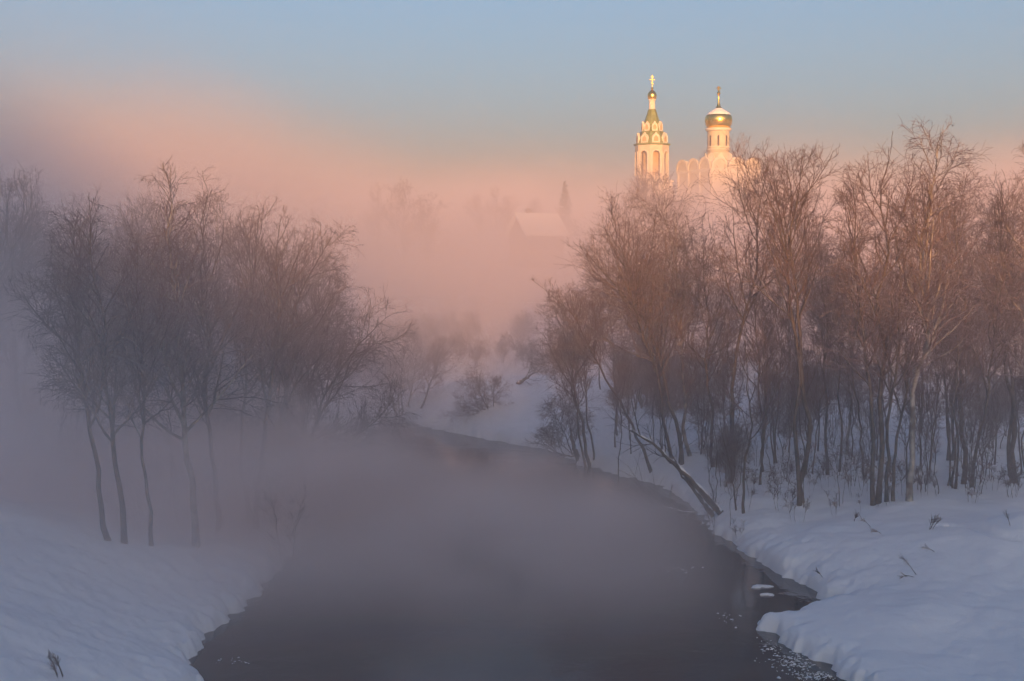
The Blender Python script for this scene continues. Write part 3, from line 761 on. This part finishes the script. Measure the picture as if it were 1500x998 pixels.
def bell_tower():
    Y = 292.0; k = Y / FPX
    p = at(954.5, 300, Y); bx, by = p[0], p[1]
    bz = H1(bx, by) - .4
    zt = lambda py: at(954, py, Y)[2] - bz
    e = empty('bell_tower', (bx, by, bz), 'white bell tower with tiers of pointed gables, green tent roof and small golden onion', 'bell tower', rz=R(10))
    r8 = lambda px: px * k / math.cos(math.pi / 8) * .98
    rot = math.pi / 8 + math.pi / 2
    # square base up to the ringing tier
    hb = 24.5 * k; z1 = zt(268)
    MB().box(-hb, hb, -hb, hb, 0, z1).build('base', M_CREAM, e)
    MB().box(-hb - .2, hb + .2, -hb - .2, hb + .2, z1, z1 + .35).build('ledge', M_TRIM, e)
    R1 = r8(23.5); z2 = zt(214)
    def octa(name, sides_r, za, zb, sill, aw, atop, parent):
        """octagonal arcade: eight piers with real arched openings"""
        for i in range(8):
            a = rot + math.pi / 8 + math.pi / 4 * i
            nn = np.array([math.cos(a), math.sin(a), 0]); u = np.array([-math.sin(a), math.cos(a), 0])
            ap = sides_r * math.cos(math.pi / 8); half = sides_r * math.sin(math.pi / 8)
            b = MB(); o = nn * (ap - .5) + np.array([0, 0, za])
            hh = zb - za
            b.slab([(-half, 0), (half, 0), (half, sill), (-half, sill)], o, u, nn, .5)
            b.slab([(-half, sill), (-aw, sill), (-aw, atop - aw), (-half, atop - aw)], o, u, nn, .5)
            b.slab([(aw, sill), (half, sill), (half, atop - aw), (aw, atop - aw)], o, u, nn, .5)
            top = [(-half, hh), (-half, atop - aw)] + [(-aw * math.cos(math.pi * q / 10), atop - aw + aw * math.sin(math.pi * q / 10)) for q in range(11)] + [(half, atop - aw), (half, hh)]
            b.slab(top, o, u, nn, .5)
            w = b.build(name, M_CREAM, parent)
            m = MB()                                 # raised surround of the opening
            ro = aw + .22; V = []; n = 0
            ring = [(ro, sill), (ro, atop - aw)] + [(ro * math.cos(math.pi * q / 10), atop - aw + ro * math.sin(math.pi * q / 10)) for q in range(11)] + [(-ro, atop - aw), (-ro, sill)]
            rin = [(aw, sill), (aw, atop - aw)] + [(aw * math.cos(math.pi * q / 10), atop - aw + aw * math.sin(math.pi * q / 10)) for q in range(11)] + [(-aw, atop - aw), (-aw, sill)]
            o2 = nn * (ap + .003) + np.array([0, 0, za]); n = len(ring)
            V = [o2 + u * x + np.array([0, 0, z]) for x, z in ring] + [o2 + u * x + np.array([0, 0, z]) for x, z in rin]
            V = V + [v + nn * .12 for v in V]; F = []
            for q in range(n - 1):
                F += [(2 * n + q, 3 * n + q, 3 * n + q + 1, 2 * n + q + 1), (q, 2 * n + q, 2 * n + q + 1, q + 1), (n + q, n + q + 1, 3 * n + q + 1, 3 * n + q)]
            m.add(V, F).build('surround', M_TRIM, w)
    octa('arcade', R1, z1 + .35, z2, 1.0, 0.78, (z2 - z1) * .80, e)
    MB().lathe([(R1 * .62, z1 + .35), (R1 * .62, z2)], 8, rot=rot).build('inner_core', M_OCHRE, e)
    MB().lathe([(R1 + .02, z2), (R1 + .3, z2 + .15), (R1 + .3, z2 + .4), (R1, z2 + .45)], 8, rot=rot).build('ledge', M_GREEN, e)
    # two tiers of pointed gables with green slopes behind
    def tier(ra, rb, za, zb, gw, gh):
        MB().lathe([(ra, za), (ra * .97, za + .2), (rb, zb)], 8, rot=rot).build('green_roof', M_GREEN, e)
        for i in range(8):
            a = rot + math.pi / 8 + math.pi / 4 * i
            nn = np.array([math.cos(a), math.sin(a), 0]); u = np.array([-math.sin(a), math.cos(a), 0])
            o = nn * (ra * math.cos(math.pi / 8) - .45) + np.array([0, 0, za])
            out = [(-gw / 2, 0), (gw / 2, 0), (gw / 2, gh * .45)] + [(gw / 2 * math.cos(math.pi * q / 10), gh * .45 + gh * .38 * math.sin(math.pi * q / 10)) for q in range(1, 5)] + [(0, gh)] + \
                  [(gw / 2 * math.cos(math.pi * q / 10), gh * .45 + gh * .38 * math.sin(math.pi * q / 10)) for q in range(6, 10)] + [(-gw / 2, gh * .45)]
            gb = MB().slab(out, o, u, nn, .5).build('kokoshnik', M_TRIM, e)
            s = .58
            MB().slab([(x * s, z * s + gh * .12) for x, z in out], o + nn * .44, u, nn, .075).build('niche', M_OCHRE, gb)
    tier(r8(22.5), r8(15.5), z2 + .45, zt(194), 1.62, zt(195.5) - zt(211))
    MB().lathe([(r8(16.5), zt(196)), (r8(16.8), zt(194)), (r8(15.5), zt(193))], 8, rot=rot).build('ledge', M_GREEN, e)
    tier(r8(15.2), r8(10), zt(193), zt(176), 1.16, zt(177.5) - zt(192))
    MB().lathe([(r8(10.2), zt(177)), (r8(7.4), zt(168)), (r8(5.2), zt(160.5))], 8, rot=rot).build('tent_roof', M_GREEN, e)
    MB().lathe([(4.6 * k, zt(162)), (4.9 * k, zt(160)), (4.6 * k, zt(159)), (4.5 * k, zt(148)), (5.2 * k, zt(147.3)), (5.9 * k, zt(146.4)), (5.9 * k, zt(145.8)), (4 * k, zt(145.5))], 24).build('neck', M_TRIM, e, smooth=True)
    MB().lathe(onion(6.7 * k, zt(146), zt(131) - zt(146)), 28).build('dome', M_GOLD, e, smooth=True)
    zs = zt(131.5)
    c = MB(); c.lathe([(.05, zs - .4), (.2, zs), (.26, zs + .2), (.2, zs + .4), (.05, zs + .55)], 14)
    orth_cross(c, zs + .5, zt(110) - zs - .5, 1.15, .18)
    c.build('cross', M_GOLD, e)

def farmhouse():
    Y = 200.0; k = Y / FPX
    p = at(786, 350, Y); gz = H1(p[0], p[1])
    e = empty('farmhouse', (p[0], p[1], gz - .2), 'faint farmhouse with steep snowy gable roof half lost in pink fog', 'house', rz=R(32))
    zr = at(795, 316, Y)[2] - gz + .2; ze = at(795, 342, Y)[2] - gz + .2
    L, W = 3.1, 2.3
    MB().box(-L, L, -W, W, 0, ze).build('wall', M_WOOD, e)
    for sx in (-1, 1):
        MB().add([(sx * L, -W, ze), (sx * L, W, ze), (sx * L, 0, zr - .1), (sx * (L - .25), -W, ze), (sx * (L - .25), W, ze), (sx * (L - .25), 0, zr - .1)],
                 [(0, 1, 2), (5, 4, 3), (0, 3, 4, 1), (1, 4, 5, 2), (2, 5, 3, 0)]).build('gable', M_WOOD, e)
    for sy in (-1, 1):
        oy, oz = sy * (W + .6), ze - .45
        MB().add([(-L - .6, oy, oz), (L + .6, oy, oz), (L + .6, 0, zr), (-L - .6, 0, zr), (-L - .6, oy, oz + .35), (L + .6, oy, oz + .35), (L + .6, 0, zr + .35), (-L - .6, 0, zr + .35)],
                 [(3, 2, 1, 0), (4, 5, 6, 7), (0, 1, 5, 4), (1, 2, 6, 5), (2, 3, 7, 6), (3, 0, 4, 7)]).build('roof', M_ROOFSNOW, e)
    MB().box(-1.2, -.5, .4, 1.1, zr - 1.2, zr + 1.0).build('chimney', M_WOOD, e)
    for (x, y, sx) in ((-1.9, -W, 0), (0, -W, 0), (1.9, -W, 0)):
        f = MB().box(x - .55, x + .55, y - .06, y - .003, 1.0, 2.4).build('window', M_TRIM, e)
        MB().box(x - .4, x + .4, y - .08, y - .063, 1.15, 2.25).build('pane', M_DARKW, f)
    f = MB().box(-L - .06, -L - .003, -.5, .5, 1.0, 2.4).build('window', M_TRIM, e)
    MB().box(-L - .08, -L - .063, -.36, .36, 1.15, 2.25).build('pane', M_DARKW, f)
church(); bell_tower(); farmhouse()

# ------------------------------------------------------------------ logs, stalks, ice
def log(name, label, cat, pix, r, seed, z0=None, snow=True, Y=None, twigs=True):
    g = np.random.default_rng(seed)
    b = base_at(*pix[0][:2]) if Y is None else at(pix[0][0], pix[0][1], Y)
    pts = []
    for q in pix:
        dep = q[2] if len(q) > 2 else 0
        pts.append(at(q[0], q[1], b[1] + dep) - b)
    P0 = resample(np.array(pts), 16)[None]
    P0[0, 1:] += g.normal(0, r * .18, (15, 3))
    tt = np.linspace(0, 1, 16)[None]
    R0 = r * (1 - .75 * tt)
    e = empty(name, b, label, cat)
    parts = [tube(P0, R0, 10)]
    if twigs:
        P1, R1, L1 = children(g, P0, R0, 9, .35, 1.0, .8, lambda t, pi: np.full(t.shape, 1.5), 6, .05, .12, .012, .008)
        P2x, R2, _ = children(g, P1, R1, 6, .2, 1, .7, lambda t, pi: L1[pi] * .5, 4, .02, .15, .008, .006)
        parts += [tube(P1, R1, 5), tube(P2x, R2, 3)]
    V, F = merge(parts)
    link('trunk', mesh_arrays(name + '_wood', V, F, M_ALDER), e)
    if snow:
        S = P0.copy(); S[:, :, 2] += R0 * .62
        wob = 1 + .3 * np.sin(np.arange(16) * 1.9 + seed)[None]
        V, F = tube(S, R0 * .72 * wob, 10)
        link('snow_cap', mesh_arrays(name + '_snow', V, [F], M_LOGSNOW), e)
    return e
log('fallen_trunk', 'thick snow topped trunk leaning from the right bank low over the water', 'tree', [(1056, 752), (1022, 714), (988, 678), (950, 646), (925, 630)], .155, 1)
log('fallen_trunk', 'shorter broken trunk lying against the thick snow topped trunk', 'tree', [(1046, 757, 0), (1020, 722), (996, 692), (978, 668)], .12, 2, twigs=False)
log('branch', 'crooked snowy branch dipping into the water below the leaning trunk', 'branch', [(1020, 752), (1000, 750), (978, 744), (957, 742)], .05, 3)
log('branch', 'curved snowy branch in the water under the leaning alder clump', 'branch', [(858, 664), (840, 669), (822, 666), (808, 658), (797, 650)], .07, 4, Y=80)
log('fallen_trunk', 'snowy fallen trunk on top of the far bank hump', 'tree', [(758, 563), (770, 554), (784, 545)], .17, 5)
log('fallen_trunk', 'snow covered log at the waterline of the river head', 'log', [(584, 617), (594, 616), (606, 614)], .14, 6, twigs=False)
log('stump', 'dark broken stump beside the leaning alder clump at the water', 'stump', [(851, 680), (844, 664), (838, 642), (836, 628)], .18, 7, twigs=False, snow=False)

def stalk(label, px, py, dx, dy, seed, n=1, plume=True):
    b = base_at(px, py); g = np.random.default_rng(seed)
    k = b[1] / FPX
    P = []
    for i in range(n):
        t = np.array([dx * k * (1 + .3 * g.normal()), g.normal(0, .1), -dy * k * (1 + .15 * g.normal())])
        q = np.stack([np.zeros(3), t * .35 + [0, 0, .04], t * .7 + [0, 0, .04], t]) + np.array([g.normal(0, .05) * (n > 1), g.normal(0, .05) * (n > 1), -.03])
        P.append(resample(q, 7))
    P = np.stack(P); Rd = np.tile(np.linspace(.012, .005, 7), (n, 1))
    parts = [tube(P, Rd, 5)]
    P1, R1, _ = children(g, P, Rd, 14 if plume else 5, .5, 1, .5, lambda t, pi: np.full(t.shape, .16), 4, .0, .12, .02, .004)
    parts.append(tube(P1, np.maximum(R1, .006), 3))
    V, F = merge(parts)
    o = link('dry_stalk', mesh_arrays('dry_stalk', V, F, M_DRY), None, b)
    tag(o, label, 'dry plant', 'dry stalks poking out of the snow')
stalk('tall dark dry stalk leaning left on the open snow of the spit', 1343, 842, -20, -26, 1)
stalk('short dry stalk lying low just below the tall stalk on the spit', 1340, 845, -18, -3, 2)
stalk('small dry stalk leaning left above the tall stalk on the spit', 1370, 808, -13, -9, 3)
stalk('dark dry stalk sticking out of the snow heap at the right edge', 1480, 770, -8, -14, 4)
stalk('tuft of dry stalks leaning right at the foot of the grove', 1362, 776, 9, -20, 5, 4)
stalk('pale single stalk leaning left near the tuft at the foot of the grove', 1276, 772, -9, -18, 6)
stalk('faint short stalk on the snow below the grove', 1292, 782, -12, -5, 7)
stalk('small drooping dry plant in the bottom left corner of the snow', 88, 990, -10, -26, 8, 4)
stalk('thin dry stalk on the crown of the bank lip', 1205, 846, -10, -13, 9)
stalk('pair of dry stalks at the foot of the tallest birch', 1250, 764, 4, -10, 10, 2)

def ice_piece(label, px, py, sx, sy, seed):
    c = gnd(px, py, 0.0); g = np.random.default_rng(seed); n = 22
    a = np.arange(n) * 2 * math.pi / n
    rr = 1 + .34 * np.sin(a * 2 + seed) + .26 * np.sin(a * 3 + seed * 2) + .14 * np.sin(a * 7 + seed) + g.normal(0, .10, n)
    rings = [(1.0, -.03), (1.02, .01), (.95, .035), (.75, .055), (.35, .07), (.05, .075)]
    V = np.array([[math.cos(t) * r * f * sx, math.sin(t) * r * f * sy, z] for f, z in rings for t, r in zip(a, rr)])
    F = np.array([[k * n + i, k * n + (i + 1) % n, (k + 1) * n + (i + 1) % n, (k + 1) * n + i] for k in range(len(rings) - 1) for i in range(n)])
    o = link('ice_floe', mesh_arrays('ice_floe', V, [F], M_LOGSNOW), None, c)
    tag(o, label, 'ice', 'pieces of ice in the cove')
ice_piece('larger snow capped piece of ice floating in the cove', 1114, 860, .27, .22, 1)
ice_piece('smaller snow capped piece of ice just below the larger one in the cove', 1124, 872, .17, .12, 2)

def slush(name, label, spots, seed):
    """broken frost plates on the water along a bank: many small flakes, one mass"""
    g = np.random.default_rng(seed); V = []; F = []
    for (px, py, n, sx, sy) in spots:
        for i in range(n):
            p = gnd(px + g.normal(0, sx), py + g.normal(0, sy), 0.0)
            if river_sd(np.array([p[0]]), np.array([p[1]]))[0] > -0.05: continue
            m = 6; s = .010 + .045 * g.random() ** 3; a0 = g.random() * 6.28; o = len(V); zz = .004 + .012 * g.random(); el = .4 + .6 * g.random()
            ti = g.normal(0, .25)
            for j in range(m):
                a = a0 + j * 2 * math.pi / m; q = s * (.7 + .5 * g.random())
                V.append((p[0] + q * math.cos(a), p[1] + q * math.sin(a) * el, zz + q * math.cos(a) * ti * .5))
            for j in range(m): V.append((V[o + j][0], V[o + j][1], V[o + j][2] - .02))
            F.append(tuple(range(o, o + m)))
            F += [(o + j, o + m + j, o + m + (j + 1) % m, o + (j + 1) % m) for j in range(m)]
    me = bpy.data.meshes.new(name); me.from_pydata(V, [], F); me.materials.append(M_LOGSNOW); me.update()
    tag(link(name, me), label, kind='stuff')
slush('ice_slush', 'broken white ice crystals on the dark water along the banks',
      [(1165, 968, 200, 20, 8), (1130, 948, 50, 10, 6), (1195, 990, 150, 18, 4), (1068, 905, 20, 10, 5), (1000, 835, 40, 14, 4), (345, 968, 16, 14, 3)], 5)

# ------------------------------------------------------------------ air: even haze, fog bank, river steam
def vol_mat(name, density, color, aniso=0.0, attr=None):
    m, k, out = mat(name)
    v = k.n('ShaderNodeVolumePrincipled')
    v.inputs['Color'].default_value = c4(color); v.inputs['Anisotropy'].default_value = aniso
    if attr:
        v.inputs['Density Attribute'].default_value = 'density'
        v.inputs['Density'].default_value = density
    else:
        v.inputs['Density Attribute'].default_value = ''
        v.inputs['Density'].default_value = density
    k.t.links.new(v.outputs[0], out.inputs['Volume'])
    return m

FOGC = (0.95, 0.92, 0.93)
def haze_box():
    m = vol_mat('haze_air', 0.0004, FOGC)
    o = MB().box(-1210, 1210, -1210, 1210, -4.5, 102).build('haze', m)
    tag(o, 'even pale winter haze filling the whole valley', kind='stuff')
haze_box()

FOGW = (0.945, 0.85, 0.835)
def fog_volume(name, label, lo, hi, vox, dens, field, color=FOGW, aniso=0.0):
    m = vol_mat(name + '_air', dens, color, aniso, attr=True)
    t = bpy.data.node_groups.new(name + '_field', 'GeometryNodeTree')
    t.interface.new_socket('Geometry', in_out='INPUT', socket_type='NodeSocketGeometry')
    t.interface.new_socket('Geometry', in_out='OUTPUT', socket_type='NodeSocketGeometry')
    k = NT(t)
    out = k.n('NodeGroupOutput')
    vc = k.n('GeometryNodeVolumeCube')
    pos = k.n('GeometryNodeInputPosition').outputs[0]
    sx = k.n('ShaderNodeSeparateXYZ'); t.links.new(pos, sx.inputs[0])
    d = field(k, pos, sx.outputs[0], sx.outputs[1], sx.outputs[2])
    k.put(vc.inputs['Density'], d)
    vc.inputs['Background'].default_value = 0.0
    vc.inputs['Min'].default_value = lo; vc.inputs['Max'].default_value = hi
    for ax, i in (('X', 0), ('Y', 1), ('Z', 2)):
        vc.inputs['Resolution ' + ax].default_value = max(4, int((hi[i] - lo[i]) / vox[i]))
    sm = k.n('GeometryNodeSetMaterial'); sm.inputs['Material'].default_value = m
    t.links.new(vc.outputs[0], sm.inputs[0]); t.links.new(sm.outputs[0], out.inputs[0])
    vd = bpy.data.volumes.new(name)
    o = bpy.data.objects.new(name, vd); COL.objects.link(o)
    vd.materials.append(m)
    md = o.modifiers.new('field', 'NODES'); md.node_group = t
    tag(o, label, kind='stuff')
    return o

def bank_field(k, pos, x, y, z):
    n = k.noise(pos, 0.017, 3.0, 0.5, 0.6)
    n2 = k.noise(pos, 0.05, 3.0, 0.55, 0.4)
    nn = k.m('ADD', k.m('MULTIPLY', k.m('SUBTRACT', n, 0.5), 30.0), k.m('MULTIPLY', k.m('SUBTRACT', n2, 0.5), 16.0))
    left = k.step(x, 35.0, -60.0)
    top = k.m('ADD', 23.0, k.m('MULTIPLY', left, 3.0))
    far_ = k.step(y, 80.0, 250.0)
    top = k.m('ADD', k.m('ADD', top, k.m('MULTIPLY', k.m('SUBTRACT', far_, 0.5), 1.0)), nn)
    hfac = k.step(k.m('SUBTRACT', top, z), -5.0, 16.0)
    bank = k.m('MULTIPLY', hfac, k.step(y, 103.0, 152.0))
    # thinner mist of the valley floor, thicker on the left
    lf = k.m('ADD', 0.12, k.m('MULTIPLY', k.step(x, 2.0, -20.0), 0.56))
    mh = k.step(k.m('ADD', k.m('SUBTRACT', z, k.m('MULTIPLY', k.step(x, 2.0, -20.0), 3.0)), k.m('MULTIPLY', k.m('SUBTRACT', n2, 0.5), 14.0)), 20.0, 3.0)
    mist = k.m('MULTIPLY', k.m('MULTIPLY', mh, lf), k.m('ADD', 0.35, k.m('MULTIPLY', n2, 1.3)))
    n3 = k.noise(pos, 0.075, 4.0, 0.6, 0.9)
    mist = k.m('MULTIPLY', mist, k.m('ADD', 0.35, k.m('MULTIPLY', k.step(n3, 0.36, 0.64), 1.3)))
    mist = k.m('MULTIPLY', mist, k.step(y, -150.0, -90.0))  # mist added unseen behind the camera too, to dim the low sun
    mist = k.m('MULTIPLY', mist, k.m('ADD', 0.45, k.m('MULTIPLY', k.step(y, 25.0, 60.0), 0.55)))
    d = k.m('MAXIMUM', bank, mist)
    yf = k.step(y, 440.0, 330.0)
    xf = k.m('MULTIPLY', k.step(x, -235.0, -180.0), k.step(x, 235.0, 180.0))
    return k.m('MULTIPLY', k.m('MULTIPLY', d, yf), xf)
fog_volume('fog_bank', 'thick sunlit fog bank lying over the slope behind the trees', (-240, -150, -2), (240, 445, 58), (3.5, 3.5, 2.2), 0.054, bank_field)

def steam_field(k, pos, x, y, z):
    mp = k.n('ShaderNodeVectorMath', operation='MULTIPLY'); k.put(mp.inputs[0], pos); mp.inputs[1].default_value = (0.8, 0.8, 1.5)
    n = k.noise(mp.outputs[0], 0.15, 4.0, 0.55, 1.2)
    n2 = k.noise(mp.outputs[0], 0.035, 2.0, 0.5, 0.3)
    nn = k.m('ADD', k.m('MULTIPLY', k.m('SUBTRACT', n, 0.5), 2.6), k.m('MULTIPLY', k.m('SUBTRACT', n2, 0.5), 1.6))
    left = k.step(x, 0.0, -16.0)
    top = k.m('ADD', 3.8, k.m('MULTIPLY', left, 5.5))
    hf = k.m('SUBTRACT', 1.0, k.m('DIVIDE', z, top))
    c = k.step(k.m('ADD', hf, nn), 0.22, 0.90)
    c = k.m('MULTIPLY', c, k.step(k.m('SUBTRACT', k.m('MULTIPLY', top, 1.8), z), 0.0, 4.5))
    # follow the river and the left bank, thin towards the right bank
    rx = k.m('ADD', 9.0, k.m('MULTIPLY', k.m('SUBTRACT', y, 50.0), -0.07))
    xf = k.m('MULTIPLY', k.step(k.m('SUBTRACT', rx, x), 0.0, 8.0), k.step(x, -50.0, -34.0))
    yf = k.m('MULTIPLY', k.step(k.m('SUBTRACT', y, k.m('MULTIPLY', k.m('MAXIMUM', k.m('SUBTRACT', -3.0, x), 0.0), 0.40)), 35.0, 50.0), k.step(y, 78.0, 58.0))
    return k.m('MULTIPLY', k.m('MULTIPLY', k.m('MULTIPLY', c, xf), yf), k.m('ADD', 1.0, k.m('MULTIPLY', left, 0.9)))
fog_volume('river_steam', 'drifting steam rising from the open water into the left grove', (-52, 34, -0.2), (12, 130, 19), (0.9, 0.9, 0.6), 0.22, steam_field)

# ------------------------------------------------------------------ light, sky, camera
SUN_EL, SUN_AZ = 6.0, 4.0      # azimuth: degrees to the right of straight behind the camera
w = bpy.data.worlds.new('World'); SC.world = w; w.use_nodes = True
wt = w.node_tree
bg = wt.nodes['Background']
sky = wt.nodes.new('ShaderNodeTexSky'); sky.sky_type = 'NISHITA'; sky.sun_disc = False
sky.sun_elevation = R(SUN_EL); sky.sun_rotation = R(180 - SUN_AZ)
sky.altitude = 100; sky.air_density = 1.0; sky.dust_density = 5.0; sky.ozone_density = 3.0
wt.links.new(sky.outputs[0], bg.inputs[0]); bg.inputs[1].default_value = 0.12
sd = bpy.data.lights.new('sun', 'SUN'); sd.energy = 3.4; sd.angle = R(2.0); sd.color = (1.0, 0.42, 0.105)
so = bpy.data.objects.new('sun', sd); COL.objects.link(so)
az, el = R(SUN_AZ), R(SUN_EL)
to_sun = Vector((math.sin(az) * math.cos(el), -math.cos(az) * math.cos(el), math.sin(el)))
so.rotation_euler = to_sun.to_track_quat('Z', 'Y').to_euler()
so.location = (20, -40, 60)

cd = bpy.data.cameras.new('camera'); cd.sensor_width = 36; cd.lens = 36 * FPX / 1500.0; cd.clip_start = 0.5; cd.clip_end = 6000
co = bpy.data.objects.new('camera', cd); COL.objects.link(co)
co.location = CAM; co.rotation_euler = (R(90) - PITCH, 0, 0)
SC.camera = co

SC.render.engine = 'CYCLES'
cy = SC.cycles
cy.max_bounces = 10; cy.diffuse_bounces = 2; cy.glossy_bounces = 2; cy.transmission_bounces = 2; cy.transparent_max_bounces = 8; cy.volume_bounces = 8
cy.volume_step_rate = 2.6; cy.volume_max_steps = 256
cy.use_denoising = True
try: cy.denoiser = 'OPENIMAGEDENOISE'
except Exception: pass
cy.use_adaptive_sampling = True; cy.adaptive_threshold = 0.04
SC.view_settings.view_transform = 'Standard'; SC.view_settings.look = 'None'
SC.view_settings.exposure = 1.3; SC.view_settings.gamma = 1.0
